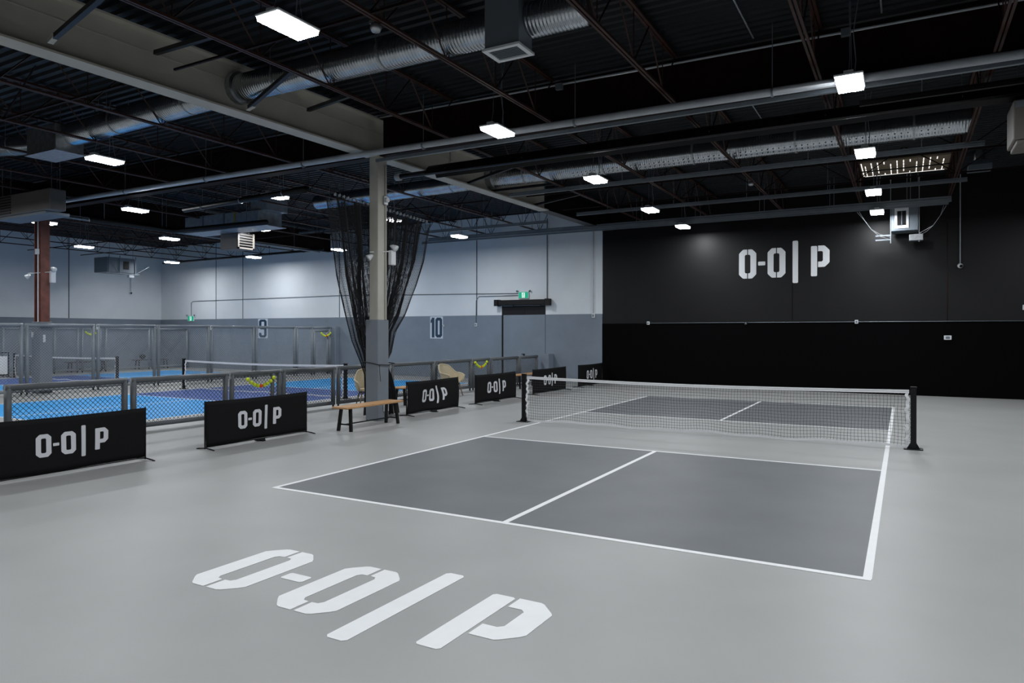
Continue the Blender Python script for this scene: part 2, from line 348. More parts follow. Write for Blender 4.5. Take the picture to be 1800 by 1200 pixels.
# ------------------------------------------------------------------ nets
def net(cx, cy, label, half=3.40, hp=.945, hm=.87, step=.050, wr=.0025):
    t = thing('pickleball_net', label, 'net', (cx, cy, 0), 'pickleball nets')
    inner = half-.06
    def top(x): 
        q = abs(x-cx)/inner; return hm+(hp-.035-hm)*q**1.6
    def bot(x):
        q = (x-cx)/inner; return .035+.012*math.sin(q*9+1)+.01*math.sin(q*23)
    def yo(x, f):   # belly of the hanging net
        return cy-.035*math.sin(math.pi*f)*(.6+.4*math.sin(x*1.3+1))+.006*math.sin(x*7+f*4)
    for s in (-1, 1):
        px = cx+s*half
        p = MB().box(px-.04,px+.04,cy-.04,cy+.04,.01,hp,.006).build('post','blackmetal',t)
        MB().box(px-.045,px+.045,cy-.045,cy+.045,hp,hp+.018,.005).build('post_cap','black',p)
        b = MB().box(px-.13,px+.13,cy-.10,cy+.10,0,.012,.003)
        b.add([(px-.04,cy-.012,.012),(px-.09,cy-.012,.012),(px-.04,cy-.012,.10),(px-.04,cy+.012,.012),(px-.09,cy+.012,.012),(px-.04,cy+.012,.10)],[(0,1,2),(5,4,3),(0,3,4,1),(1,4,5,2),(2,5,3,0)])
        b.add([(px+.04,cy-.012,.012),(px+.09,cy-.012,.012),(px+.04,cy-.012,.10),(px+.04,cy+.012,.012),(px+.09,cy+.012,.012),(px+.04,cy+.012,.10)],[(2,1,0),(3,4,5),(1,4,3,0),(2,5,4,1),(0,3,5,2)])
        b.build('base_plate','blackmetal',p)
        for (ax, ay) in ((-.1,-.07),(.1,-.07),(-.1,.07),(.1,.07)): MB().tube([(px+ax,cy+ay,.012),(px+ax,cy+ay,.024)],.012,8).build('anchor_bolt','galv',p)
        # wavy white side tape
        st = MB(); xs = cx+s*(inner); prev=None; vs=[];fs=[]
        n=26
        for i in range(n+1):
            f = i/n; z = .03+(top(xs)-.05)*f; wv = .012*math.sin(i*1.9)+.010*math.sin(i*.8)
            for q, yy in ((0,-.006),(1,-.006),(1,.006),(0,.006)):
                vs.append((xs-s*(q*.045+wv), yo(xs,1-f)+yy+.006*math.sin(i*1.3), z))
        for i in range(n):
            for k in range(4): fs.append((i*4+k,i*4+(k+1)%4,(i+1)*4+(k+1)%4,(i+1)*4+k))
        st.add(vs,fs).build('side_tape','tape',t)
        lc = MB()
        for i in range(14):
            z = .08+i*.06; lc.tube([(xs+s*.005,cy-.01,z),(px-s*.035,cy-.02,z+.02),(xs+s*.005,cy+.01,z+.04)],.003,5)
        lc.build('lacing','net',t)
    N = 60
    def strip(name, m, zt, zb, th):
        vs=[];fs=[]
        for i in range(N+1):
            x = cx-inner+2*inner*i/N
            a, b = zt(x), zb(x); f = 1-(a/.9)
            for z, yy in ((a,-th),(b,-th),(b,th),(a,th)): vs.append((x, yo(x, min(1,max(0,1-z/top(x))))+yy, z))
        for i in range(N):
            for k in range(4): fs.append((i*4+k,i*4+(k+1)%4,(i+1)*4+(k+1)%4,(i+1)*4+k))
        return MB().add(vs,fs).build(name,m,t)
    strip('top_tape','tape',lambda x: top(x)+.003,lambda x: top(x)-.048,.007)
    strip('tape_seam','net',lambda x: top(x)-.020,lambda x: top(x)-.023,.0078)
    strip('bottom_tape','tape',lambda x: bot(x)+.022,lambda x: bot(x)-.012,.004)
    m = MB(); nx = int(2*inner/step)
    for i in range(1, nx):
        x = cx-inner+2*inner*i/nx; pts=[]
        for k in range(7):
            f = k/6; z = top(x)-.045-(top(x)-.045-bot(x))*f
            pts.append((x+.006*math.sin(f*9+i*.35), yo(x, 1-z/top(x)), z))
        m.tube(pts, wr, 3, False)
    rows = int(.82/step)
    for r in range(1, rows):
        f = r/rows; pts=[]
        for i in range(N+1):
            x = cx-inner+2*inner*i/N; z = top(x)-.045-(top(x)-.045-bot(x))*f
            pts.append((x, yo(x,1-z/top(x)), z+.004*math.sin(x*5+r)))
        m.tube(pts, wr, 3, False)
    # extra dark cord line seen on the upper third
    m.build('net_mesh','net',t,norm=False)
    return t
net(0, 0, 'pickleball net with white top tape standing across the grey court')
net(-13.30, 1.88, 'pickleball net across the blue court just beyond the low fence')
net(-23.95, 2.05, 'far pickleball net seen through the tall chain link fence')

# ------------------------------------------------------------------ fences
def panel(p0, p1, z0, z1, r=.052, wire='wire', pitch=.082, wrad=.0050, label='', cat='fence panel', group='', name='padded_fence', extra_post=None, zmesh0=None):
    """padded tube frame filled with chain link between plan points p0 and p1"""
    a = Vector((p0[0],p0[1],0)); b = Vector((p1[0],p1[1],0)); Ln = (b-a).length; u = (b-a)/Ln
    t = thing(name, label, cat, (a.x, a.y, 0), group)
    P = lambda s, z: (a.x+u.x*s, a.y+u.y*s, z)
    vm = 'vinylhi' if wire=='wiregrey' else 'vinyl'
    MB().tube([P(.0+r*.2,z1-r),P(Ln-r*.2,z1-r)],r,14).build('top_rail',vm,t,smooth=True)
    MB().tube([P(r,z0+r),P(Ln-r,z0+r)],r*.85,12).build('bottom_rail',vm,t,smooth=True)
    for s in (r*1.05, Ln-r*1.05):
        q = MB().tube([P(s,z0+.01),P(s,z1-r*.5)],r,14).build('post',vm,t,smooth=True)
        MB().tube([P(s,0),P(s,z0+.02)],r*.45,8).build('foot','blackmetal',q)
    if extra_post:
        MB().tube([P(extra_post,z0+.01),P(extra_post,z1-r*.5)],r*.9,12).build('mid_post',vm,t,smooth=True)
    s0, s1 = r*1.6, Ln-r*1.6; zb, zt = z0+r*1.4, z1-r*1.6
    W, H = s1-s0, zt-zb
    m = MB(); k = -H
    while k < W:
        for sgn in (1,-1):
            # line through (k,0) with slope +1, mirrored for -1
            x0 = max(0,k); y0 = x0-k; x1 = min(W, k+H); y1 = x1-k
            if x1-x0 > .01:
                q0, q1 = (x0,y0),(x1,y1)
                if sgn < 0: q0, q1 = (W-x0,y0),(W-x1,y1)
                m.wire(P(s0+q0[0],zb+q0[1]),P(s0+q1[0],zb+q1[1]),wrad)
        k += pitch
    for zz in (zb, zt): m.wire(P(s0,zz),P(s1,zz),wrad)
    m.build('chain_link','wire' if wire=='wire' else wire,t,norm=False)
    return t
def fx(y): return -8.78+.026*(y+7)
def fp(y): return (fx(y), y)
GL, GHI = 'low padded fence along the grey court', 'tall padded fence between the blue courts'
low = [(-9.1,-6.93,'low padded fence panel at the left picture edge behind the nearest banner'),
 (-6.86,-4.93,'low padded fence panel rising behind the nearest black banner'),
 (-4.88,-2.87,'low padded fence panel left of the near ball garland gate'),
 (-1.50,.10,'low padded fence panel left of the bench and column, beside the gate'),
 (.16,2.06,'low padded fence panel behind the cream column and left armchair'),
 (2.12,3.96,'low padded fence panel just right of the black netting'),
 (4.02,5.88,'low padded fence panel behind the right cream armchair'),
 (6.98,8.78,'low padded fence panel right of the far ball garland gate'),
 (8.84,10.15,'low padded fence panel ending at the back wall')]
for y0,y1,l in low: panel(fp(y0), fp(y1), .06, .985, label=l, group=GL)
panel(fp(-2.83), fp(-1.52), .06, .985, label='near padded gate with a ball garland behind the second banner', cat='gate', name='padded_gate', extra_post=1.08)
panel(fp(5.94), fp(6.93), .06, .985, label='far padded gate with a ball garland near the back wall', cat='gate', name='padded_gate')
hx = -18.65
hi = [(-6.2,-4.0,'tall padded fence panel outside the left picture edge'),(-3.95,-1.83,'tall padded fence panel cut by the left picture edge'),(-1.79,.20,'tall padded fence panel in front of the red column'),(.24,2.22,'tall padded fence panel left of the far net post'),
 (2.26,4.29,'tall padded fence panel with the brown bench seen through it'),(4.33,6.29,'tall padded fence panel left of the number nine sign'),(6.33,8.38,'tall padded fence panel in front of the number nine sign'),(8.42,9.36,'narrow tall padded fence panel left of the tall gate')]
for y0,y1,l in hi: panel((hx,y0),(hx,y1),.06,2.05,label=l,group=GHI,wire='wiregrey',wrad=.0034)
panel((hx,9.40),(hx,10.28),.06,1.92,label='tall padded gate with a ball garland beside the grey buttress',cat='gate',name='padded_gate',wire='wiregrey',wrad=.0034)
hd = MB().tube([(hx,9.36,2.0),(hx,10.42,2.0)],.05,12); hd.tube([(hx,10.37,0),(hx,10.37,2.04)],.05,12)
tag(hd.build('gate_frame','vinylhi',smooth=True),'padded grey header and jamb around the tall gate','gate frame')
hx2 = -28.6; GF='tall padded fence in front of the left wall'
far = [(-.6,2.1,'far tall fence panel at the left picture edge before the left wall'),(2.17,4.05,'far tall fence panel left of the red column'),(4.13,5.2,'far tall fence panel right of the red column'),
       (6.35,8.55,'far tall fence panel right of the far gate'),(8.62,10.6,'far tall fence panel closest to the far corner')]
for y0,y1,l in far: panel((hx2,y0),(hx2,y1),.08,2.0,label=l,group=GF,wire='wiregrey',pitch=.11,wrad=.0045)
panel((hx2,5.3),(hx2,6.2),.08,1.98,label='far tall gate with a ball garland before the left wall',cat='gate',name='padded_gate',wire='wiregrey',pitch=.11,wrad=.0045)
def solid(x0,x1,y0,z,label):
    tag(MB().box(x0,x1,y0,YB-.035,0,z,.012).build('buttress','slatewall'),label,'wall buttress')
solid(-18.92,-18.40,10.44,2.05,'solid slate buttress where the tall fence meets the back wall')
solid(-8.28,-7.95,10.30,1.02,'solid slate buttress where the low fence meets the back wall')
def garland(c, u, half, n, label, r=.043):
    t = thing('ball_garland', label, 'garland', c, 'ball garlands')
    cord = []
    for i in range(n):
        f = -1+2*i/(n-1); z = c[2]+(f*f)*half*.45
        p = (c[0]+u[0]*f*half, c[1]+u[1]*f*half, z); cord.append(p)
        o = MB().sphere(p, r, 12, 8).build('ball', 'orange' if i == n//2 else 'yellow', t, smooth=True)
    MB().tube(cord, .004, 5).build('cord','net',t)
garland((fx(-2.15)+.10,-2.13,.665),(0,1),.34,9,'string of yellow balls and one orange on the near gate')
garland((fx(6.3)+.10,6.30,.71),(0,1),.34,9,'string of yellow balls and one orange on the far low gate')
garland((hx+.10,10.03,1.645),(0,1),.27,8,'string of yellow balls on the tall gate before the back wall')
garland((hx2+.065,5.72,1.69),(0,1),.25,8,'string of yellow balls on the far gate before the left wall')

# ------------------------------------------------------------------ black banners
def banner(y0, y1, label, lg=None, wob=0., seed=0):
    x = -6.0; t = thing('court_banner', label, 'banner', (x,(y0+y1)/2,0), 'black banners along the court side')
    zt, zb = .735, .045
    def dx(y, z): 
        f = (y-y0)/(y1-y0); g = (zt-z)/(zt-zb)
        return .014*math.sin(f*5+seed)*g + .010*math.sin(f*11+seed*2+g*3)*math.sin(math.pi*min(1,max(0,f)))*g*(1+4*wob) + .02*wob*math.sin(g*4+f*6)
    nY, nZ = 40, 10; vs=[]; fs=[]
    for side in (0,1):
        for i in range(nY+1):
            for k in range(nZ+1):
                y = y0+(y1-y0)*i/nY; z = zb+(zt-zb)*k/nZ
                sag = -.012*math.sin(math.pi*i/nY)*(k/nZ)
                vs.append((x+dx(y,z)+(.004 if side else -.004), y, z+sag))
    B = (nY+1)*(nZ+1); id_ = lambda s,i,k: s*B+i*(nZ+1)+k
    for i in range(nY):
        for k in range(nZ):
            fs.append((id_(1,i,k),id_(1,i+1,k),id_(1,i+1,k+1),id_(1,i,k+1))); fs.append((id_(0,i,k),id_(0,i,k+1),id_(0,i+1,k+1),id_(0,i+1,k)))
    for i in range(nY):
        fs.append((id_(0,i,0),id_(0,i+1,0),id_(1,i+1,0),id_(1,i,0))); fs.append((id_(0,i,nZ),id_(1,i,nZ),id_(1,i+1,nZ),id_(0,i+1,nZ)))
    for k in range(nZ):
        fs.append((id_(0,0,k),id_(1,0,k),id_(1,0,k+1),id_(0,0,k+1))); fs.append((id_(0,nY,k),id_(0,nY,k+1),id_(1,nY,k+1),id_(1,nY,k)))
    MB().add(vs,fs).build('cloth','cloth',t,smooth=True)
    if lg is None: lg = (y0+(y1-y0)*.5-.46)
    e = MB()
    def fn(u,v,d):
        y = lg+u*.338; z = .245+v*.305
        y += wob*.05*math.sin(v*3.2+.4)*(1 if u>1.5 else .25)
        return (x+dx(y,z)+.0045+d*.4+.001, y, z)
    for p in glyphs(False): e.poly(p, fn, .004, .12)
    e.build('emblem','print',t)
    for k, yy in enumerate((y0, y1)):
        MB().tube([(x-.012,yy,.01),(x-.012,yy,zt+.004)],.011,8).build('pole','blackmetal',t)
        MB().tube([(x-.20,yy,.004),(x-.14,yy,.014),(x,yy,.026),(x+.14,yy,.014),(x+.20,yy,.004)],.011,8).build('foot','blackmetal',t)
    MB().tube([(x-.012,y0,zb-.01),(x-.012,y1,zb-.01)],.008,8).build('bottom_rail','blackmetal',t)
    if y1-y0 < 2.08:
        ym = (y0+y1)/2; f = MB(); f.box(x-.10,x+.10,ym-.03,ym+.03,.004,.02); f.box(x-.03,x+.03,ym-.08,ym+.08,.01,.04)
        f.build('middle_foot','blackmetal',t)
banner(-8.45,-6.36,'largest black banner with white emblem at the left picture edge',-7.79,.0,0)
banner(-5.40,-3.33,'second black banner, standing left of the wooden bench',-4.81,.0,1.3)
banner(-.46,1.51,'third black banner with a wavy emblem, right of the column',.09,.75,2.2)
banner(2.28,4.33,'fourth black banner, left of the near net post',2.87,.25,3.1)
banner(5.36,7.58,'fifth black banner, seen partly through the net',6.03,.3,4.4)
banner(8.56,10.6,'sixth black banner, last one before the black wall',9.22,.1,5.5)

# ------------------------------------------------------------------ benches
def bench(cx, y0, y1, label, z=.45, wd=.36, cat='bench', m='wood'):
    t = thing('wooden_bench', label, cat, (cx,(y0+y1)/2,0), 'wooden benches')
    tp = MB(); n=9
    tp.box(cx-wd/2,cx+wd/2,y0,y1,z-.035,z,.008); tp.build('seat',m,t)
    for yy in (y0+.17, y1-.17):
        for s in (-1,1):
            MB().bar((cx+s*wd*.30,yy,z-.035),(cx+s*wd*.42,yy+(.03 if yy>(y0+y1)/2 else -.03),0),.045,.05,up=(0,1,0)).build('leg','blackmetal',t)
        MB().bar((cx-wd*.38,yy,.12),(cx+wd*.38,yy,.12),.025).build('end_stretcher','blackmetal',t)
        MB().bar((cx-wd*.34,yy,z-.045),(cx+wd*.34,yy,z-.045),.045,.02).build('seat_bracket','blackmetal',t)
    MB().bar((cx,y0+.17,.125),(cx,y1-.17,.125),.022).build('long_stretcher','blackmetal',t)
bench(-5.56,-2.98,-1.36,'wooden bench with black legs in front of the cream column')
bench(-7.55,1.12,2.75,'wooden bench mostly hidden behind the third black banner')
bench(-7.55,7.0,8.7,'wooden bench behind the near net post and fifth banner')
bench(-29.3,8.2,10.0,'dark brown bench far away beyond the tall fence',.46,m='joist')
bench(-29.4,5.1,6.9,'dark bench behind the far gate before the left wall',.46,m='joist')
bag = MB().sphere((-29.3,8.62,.60),.155,10,7,.9)
tag(bag.build('sports_bag','black',smooth=True),'dark bag lying on the far brown bench','bag')
tb = thing('towel_stand','white sheet on a black stand at the left edge beyond the fences','stand',(-27.9,1.75,0))
MB().box(-27.93,-27.90,1.2,2.05,.12,.84).build('sheet','plaster',tb)
sf = MB()
for yy in (1.15,2.1): sf.bar((-27.92,yy,0),(-27.92,yy,.98),.03); sf.bar((-28.1,yy,.015),(-27.7,yy,.015),.03)
sf.bar((-27.92,1.15,.98),(-27.92,2.1,.98),.03); sf.bar((-27.92,1.15,.1),(-27.92,2.1,.1),.05); sf.build('frame','black',tb)

# ------------------------------------------------------------------ armchairs
def armchair(cx, cy, rot, label):
    t = thing('wicker_armchair', label, 'chair', (cx,cy,0), 'cream wicker armchairs')
    t.rotation_euler = (0,0,rot)
    ca, sa = math.cos(rot), math.sin(rot)
    W = lambda x,y,z: (cx+x*ca-y*sa, cy+x*sa+y*ca, z)     # local +x is the front
    n, k = 28, 8; vs=[]; 
    A = math.radians(118)
    def hgt(a):
        q = abs(a)/A
        return .88-.03*(q/.26)**2 if q < .26 else .85-(.85-.64)*(.5-.5*math.cos(math.pi*min(1,(q-.26)/.40)))**.8 - .05*max(0,(q-.78))/.22
    def pt(a, f, th):
        z0 = .40; z = z0+(hgt(a)-z0)*f
        lean = .10*max(0, math.cos(a))*f*f
        r = .24+.05*f+lean+th
        xx = -math.cos(a)*r; yy = math.sin(a)*(.25+.055*f+th)
        if abs(a) > math.pi/2: xx *= 1.9
        return W(xx, yy, z)
    for side, th in ((0,0),(1,.022)):
        for i in range(n+1):
            a = -A+2*A*i/n
            for j in range(k+1): vs.append(pt(a, j/k, th))
    B=(n+1)*(k+1); d_=lambda s,i,j: s*B+i*(k+1)+j; fs=[]
    for i in range(n):
        for j in range(k):
            fs.append((d_(0,i,j),d_(0,i+1,j),d_(0,i+1,j+1),d_(0,i,j+1))); fs.append((d_(1,i,j),d_(1,i,j+1),d_(1,i+1,j+1),d_(1,i+1,j)))
    for j in range(k):
        fs.append((d_(0,0,j),d_(0,0,j+1),d_(1,0,j+1),d_(1,0,j))); fs.append((d_(0,n,j),d_(1,n,j),d_(1,n,j+1),d_(0,n,j+1)))
    for i in range(n): fs.append((d_(0,i,0),d_(1,i,0),d_(1,i+1,0),d_(0,i+1,0))); fs.append((d_(0,i,k),d_(0,i+1,k),d_(1,i+1,k),d_(1,i,k)))
    MB().add(vs,fs).build('backrest','wicker',t,smooth=True)
    rim = [pt(-A,0,.011)]+[pt(-A+2*A*i/n,1,.011) for i in range(n+1)]+[pt(A,0,.011)]
    MB().tube(rim,.020,8).build('rim','wicker',t,smooth=True)
    st = MB(); ring=[]
    for i in range(24):
        a = 2*math.pi*i/24; ring.append((.27*math.cos(a)+.02, .265*math.sin(a)))
    st.poly(ring, lambda u,v,d: W(u,v,.38+d), .05); st.build('seat','wicker',t)
    for sx in (-1,1):
        for sy in (-1,1):
            MB().tube([W(sx*.15,sy*.16,.385),W(sx*.25,sy*.24,0)],[.020,.012],8).build('leg','woodleg',t,smooth=True)
    MB().tube([W(-.17,-.17,.33),W(.17,-.17,.33),W(.17,.17,.33),W(-.17,.17,.33),W(-.17,-.17,.33)],.012,6).build('leg_frame','blackmetal',t)
armchair(-8.13,.74,math.radians(-38),'cream wicker armchair partly hidden behind the cream column')
armchair(-7.98,4.10,math.radians(-14),'cream wicker armchair behind the third banner, right of the netting')

# ------------------------------------------------------------------ columns
c = struct(MB().box(-6.25,-6.02,-1.38,-1.10,0,5.36,.01).build('column_cream','cream'))
MB().box(-6.32,-6.0,-1.41,-1.06,0,2.05,.012).build('column_wrap','greypaint',c)
MB().tube([(-6.0,-1.16,2.05),(-6.0,-1.16,5.2)],.018,8).build('conduit','cream',c)
MB().box(-6.0,-5.95,-1.24,-1.12,.18,.34,.006).build('outlet_box','white',c)
CX, CY = -18.99, -1.16
c2 = struct(MB().box(CX-.19,CX-.15,CY-.12,CY+.12,0,5.36).box(CX+.15,CX+.19,CY-.12,CY+.12,0,5.36).box(CX-.15,CX+.15,CY-.02,CY+.02,0,5.36).build('column_red','redcol'))
MB().box(CX-.24,CX+.24,CY-.17,CY+.17,0,2.10,.012).build('column_wrap','greypaint',c2)
MB().tube([(CX+.06,CY-.14,2.10),(CX+.06,CY-.14,5.3)],.018,8).build('conduit','white',c2)
cb = thing('conduit_box','small grey junction box on the red column','junction box',(CX,CY-.2,4.1))
MB().box(CX+.0,CX+.12,CY-.20,CY-.13,4.08,4.24,.006).build('body','white',cb)
dj = thing('conduit_box','small round junction box on the upper cream column','junction box',(-6.0,-1.2,4.5))
MB().box(-6.02,-5.97,-1.24,-1.12,4.40,4.58,.008).build('body','galv',dj)
MB().tube([(-5.97,-1.17,4.50),(-5.93,-1.17,4.50)],.05,12).build('cover','white',dj)
def emlight(lampA, lampB, box, label):
    t = thing('emergency_light', label, 'emergency light', box[0], 'emergency lights on columns')
    (bx,by,bz),(sx,sy,sz) = box
    MB().box(bx-sx/2,bx+sx/2,by-sy/2,by+sy/2,bz-sz/2,bz+sz/2,.01).build('battery_box','white',t)
    for (x,y,z),(dx,dy) in (lampA, lampB):
        MB().tube([(x-dx*.10,y-dy*.10,z+.03),(x-dx*.04,y-dy*.04,z+.01),(x+dx*.05,y+dy*.05,z-.03),(x+dx*.07,y+dy*.07,z-.04)],[.02,.045,.07,.068],14).build('lamp_head','white',t,smooth=True)
    MB().tube([(lampA[0][0],lampA[0][1],bz+sz*.3),(lampB[0][0],lampB[0][1],bz+sz*.45)],.012,6).build('arm','white',t)
emlight(((-6.18,-1.44,3.33),(-.35,-.55)),((-5.9,-1.02,3.55),(.8,.2)),((-5.94,-1.03,3.33),(.09,.15,.30)),'white twin-head emergency light on the cream column')
emlight(((CX-.30,CY-.24,3.45),(-.4,-.5)),((CX+.42,CY+.10,3.66),(.8,.2)),((CX+.34,CY+.12,3.42),(.10,.14,.34)),'white twin-head emergency light on the red column')
cm = thing('small_camera','small white fixture low on the grey column wrap','fixture',(-18.4,-1.6,1.7))
MB().box(CX-.16,CX-.09,CY-.21,CY-.17,1.64,1.80).box(CX+.24,CX+.27,CY-.1,CY-.04,1.50,1.72).build('body','white',cm)

# ------------------------------------------------------------------ beams, girders, joists
zb, zt = 5.36, 6.14
def ibeam_y(x, y0, y1, name, m, w=.26):
    b = MB(); b.box(x-w/2,x+w/2,y0,y1,zb,zb+.03); b.box(x-w/2,x+w/2,y0,y1,zt-.03,zt); b.box(x-.012,x+.012,y0,y1,zb+.03,zt-.03)
    b.box(x+.012,x+.02,y0,y1,zb+.50,zb+.515)
    return b
def skew(mb): mb.v=[(x+.03*(y+1.2),y,z) for x,y,z in mb.v]; return mb
bm_ = struct(skew(ibeam_y(-6.17,YF,5.95,'','',.32)).build('beam_cream','cream'))
skew(ibeam_y(-6.17,5.95,YB,'','',.32)).build('black_section','black',bm_)
for i,(a,b) in enumerate((((-5.98,-7.62,5.42),(-4.26,-7.95,5.46)),((-6.1,-6.15,5.80),(-4.26,-6.6,5.5)),((-5.98,-4.62,5.42),(-4.26,-5.3,5.5)),((-6.1,-3.2,5.80),(-4.26,-4.1,5.5)),
        ((-5.98,-9.3,5.42),(-4.26,-9.4,5.5)),((-5.98,3.0,5.42),(-4.26,3.3,5.5)),((-5.98,1.9,5.42),(-4.26,1.2,5.5)),((-5.98,5.3,5.42),(-4.26,4.8,5.5)))):
    MB().bar(a,b,.06,.06).build('knee_brace','black',bm_)
hb = MB()
for yy in (-7.62,-4.62): hb.bar((-6.0,yy,5.41),(-5.8,yy-.04,5.43),.065,.065)
hb.build('brace_shoe','cream',bm_)
b2 = struct(ibeam_y(-18.99,YF,YB,'','').build('beam_brown','girder'))
def ibeam_x(y, x0, x1, w=.26):
    b = MB(); b.box(x0,x1,y-w/2,y+w/2,zb,zb+.03); b.box(x0,x1,y-w/2,y+w/2,zt-.03,zt); b.box(x0,x1,y-.012,y+.012,zb+.03,zt-.03); return b
struct(ibeam_x(-1.24,-5.99,XR).build('girder_right','girder'))
struct(ibeam_x(-1.24,-19.01,-6.25).build('girder_middle','girder'))
struct(ibeam_x(-1.24,XL,-19.29).build('girder_left','girder'))
def joist_parts(x, y0, y1, t):
    zc, zh = 5.455, 6.20
    ch = MB()
    for s in (-1,1): ch.box(x+s*.026-.016,x+s*.026+.016,y0,y1,zc-.025,zc+.008)
    ch.build('bottom_chord','joist',t)
    c2_ = MB()
    for s in (-1,1): c2_.box(x+s*.026-.02,x+s*.026+.02,y0,y1,zh-.03,zh+.01)
    c2_.build('top_chord','joist',t)
    wb_ = MB(); n = max(1, round((y1-y0)/1.25)); p = (y1-y0)/n
    for i in range(n):
        ya = y0+i*p; ym = ya+p/2
        wb_.wire((x,ya,zh-.02),(x,ym,zc),.013); wb_.wire((x,ym,zc),(x,ya+p,zh-.02),.013); wb_.wire((x,ym,zc),(x,ym,zh-.02),.009)
    wb_.build('web','joist',t,norm=False)
GJ='open web roof joists'
base = {}
def joists(xs, y0, y1, fmt):
    key=(y0,y1)
    for i, x in enumerate(xs):
        l = fmt % ORD[i]
        if key not in base:
            t = thing('roof_joist', l, 'roof joist', (x,(y0+y1)/2,5.45), GJ); joist_parts(x,y0,y1,t); base[key]=t
        else: dup(base[key], (x-base[key].location.x,0,0), l, GJ)
xs_r = [-4.19,-2.09,.08,2.2,4.32,6.45]
joists(xs_r, YF+.1, -1.40, 'near roof joist over the grey court, %s right of cream beam')
joists(xs_r, -1.08, YB-.02, 'far roof joist over the grey court, %s right of cream beam')
xs_m = [-8.2-2.05*i for i in range(5)]
joists(xs_m, YF+.1, -1.40, 'near roof joist over the middle hall, %s left of cream beam')
joists(xs_m, -1.08, YB-.02, 'far roof joist over the middle hall, %s left of cream beam')
xs_l = [-20.6-2.05*i for i in range(5)]
joists(xs_l, YF+.1, -1.40, 'near roof joist over the left hall, %s beyond the red column')
joists(xs_l, -1.08, YB-.02, 'far roof joist over the left hall, %s beyond the red column')
# bridging rods running across the joists
GB='cross bridging rods between roof joists'
for i,(yy) in enumerate((-9.0,-6.2,4.2,6.5)):
    m = MB(); m.bar((-30.8,yy,5.45),(-19.3,yy,5.45),.03); m.bar((-19.0,yy,5.45),(-6.8,yy,5.45),.03); m.bar((-5.6,yy,5.45),(XR-.05,yy,5.45),.03)
    for x in xs_r[1:-1]+xs_m[1:-1]+xs_l[1:-1]:
        m.bar((x,yy,5.45),(x+1.05,yy,6.17),.02); m.bar((x,yy,5.45),(x-1.05,yy,6.17),.02)
    tag(m.build('bridging_rod','girder'), 'dark bridging rods crossing the roof joists, %s row from the camera' % ORD[i], 'bridging', GB)

# ------------------------------------------------------------------ pipes and rails under the roof
def pipe(name, pts, r, m, label, cat, hang=None, n=14, hm='strut', group=None, top=6.2):
    t = thing(name, label, cat, pts[0], group)
    MB().tube(pts, r, n).build('pipe', m, t, smooth=True)
    if hang:
        a, b = Vector(pts[0]), Vector(pts[-1]); L_=(b-a).length; k=int(L_/hang)
        for i in range(k+1):
            p = a+(b-a)*((i+.5)/(k+1))
            q = MB().tube([(p.x,p.y,p.z+r),(p.x,p.y,top)],.006,5)
            q.tube([(p.x+dx_,p.y,p.z) for dx_ in (-.015,.015)] if abs((b-a).x)>abs((b-a).y) else [(p.x,p.y+dx_,p.z) for dx_ in (-.015,.015)], r*1.15, n)
            q.build('hanger', hm, t)
    return t
pipe('sprinkler_pipe',[(-18.3,-1.9,5.33),(-5.5,-1.9,5.27),(XR-.1,-1.9,5.16)],.058,'pipe','long white sprinkler pipe running below the dark girder','pipe',3.1)
st = MB(); st.box(-5.8,XR,-1.72,-1.66,5.14,5.20); 
for i in range(90): st.box(-5.7+i*.16,-5.64+i*.16,-1.725,-1.72,5.155,5.185)
tag(st.build('strut_channel','strut'),'slotted strut channel just behind the white sprinkler pipe','rail')
def rail(x0,x1,y,z,label,w=.05,hh=.06,x2=None,bits=True,m='strut'):
    t = thing('ceiling_rail',label,'rail',(x0,y,z),'strut rails hung below the roof')
    b = MB().bar((x0,y,z),(x1,y,z),w,hh); b.bar((x0,y,z+hh*.9),(x1,y,z+hh*.9),w*.5,hh*.5); b.build('channel',m,t)
    k = int((x1-x0)/2.1)
    h_ = MB()
    for i in range(k+1):
        x = x0+(x1-x0)*(i+.5)/(k+1); h_.bar((x,y,z+hh/2),(x,y,6.2),.012)
    h_.build('hanger','strut',t)
rail(-5.75,4.6,3.55,5.375,'grey strut rail between far duct and hatch, nearest of the far rails')
rail(-11.0,-6.35,7.0,5.20,'grey strut rail left of the cream beam end')
rail(-5.4,4.55,7.05,5.36,'grey strut rail behind the middle court lights, second of the far rails')
rail(-12.6,4.35,9.35,5.30,'thick grey strut rail closest to the black wall',.07,.09)
rail(-13.2,4.3,9.75,5.28,'lower grey strut rail against the black wall',.06,.06)
rail(-18.0,-14.2,8.0,5.78,'pale rail above the far trusses left of the netting',.14,.06)
rail(2.7,9.0,-1.0,5.12,'dark rail right of the nearest right-hand light',.06,.05,m='blackmetal')
cd = pipe('conduit',[(-5.9,-1.46,6.10),(XR-.2,-1.46,6.0)],.018,'pipe','thin pale conduit along the top of the dark girder','conduit',n=8)
cd2 = MB()
for x in (-1.92,2.55): cd2.box(x-.06,x+.06,-1.52,-1.44,5.98,6.08)
cd2.build('junction_box','strut',cd)
for (x,y0,y1) in ((-.6,-7.5,-1.5),(1.3,-6.0,-1.5),(3.0,-5.0,-1.5),(.7,-1,3.0)):
    pipe('conduit',[(x,y0,6.2),(x,y1,6.2)],.012,'pipe','thin conduit fixed to the roof deck near %s' % ('the long duct' if x<0 else 'the top picture edge' if x<1 else 'the upper right light' if x<2 else 'the right picture side'),'conduit',n=6)
pipe('gas_pipe',[(-18.2,9.5,5.31),(-29.0,9.5,5.24)],.05,'black','thick black pipe below the far trusses','pipe',2.5,hm='black')
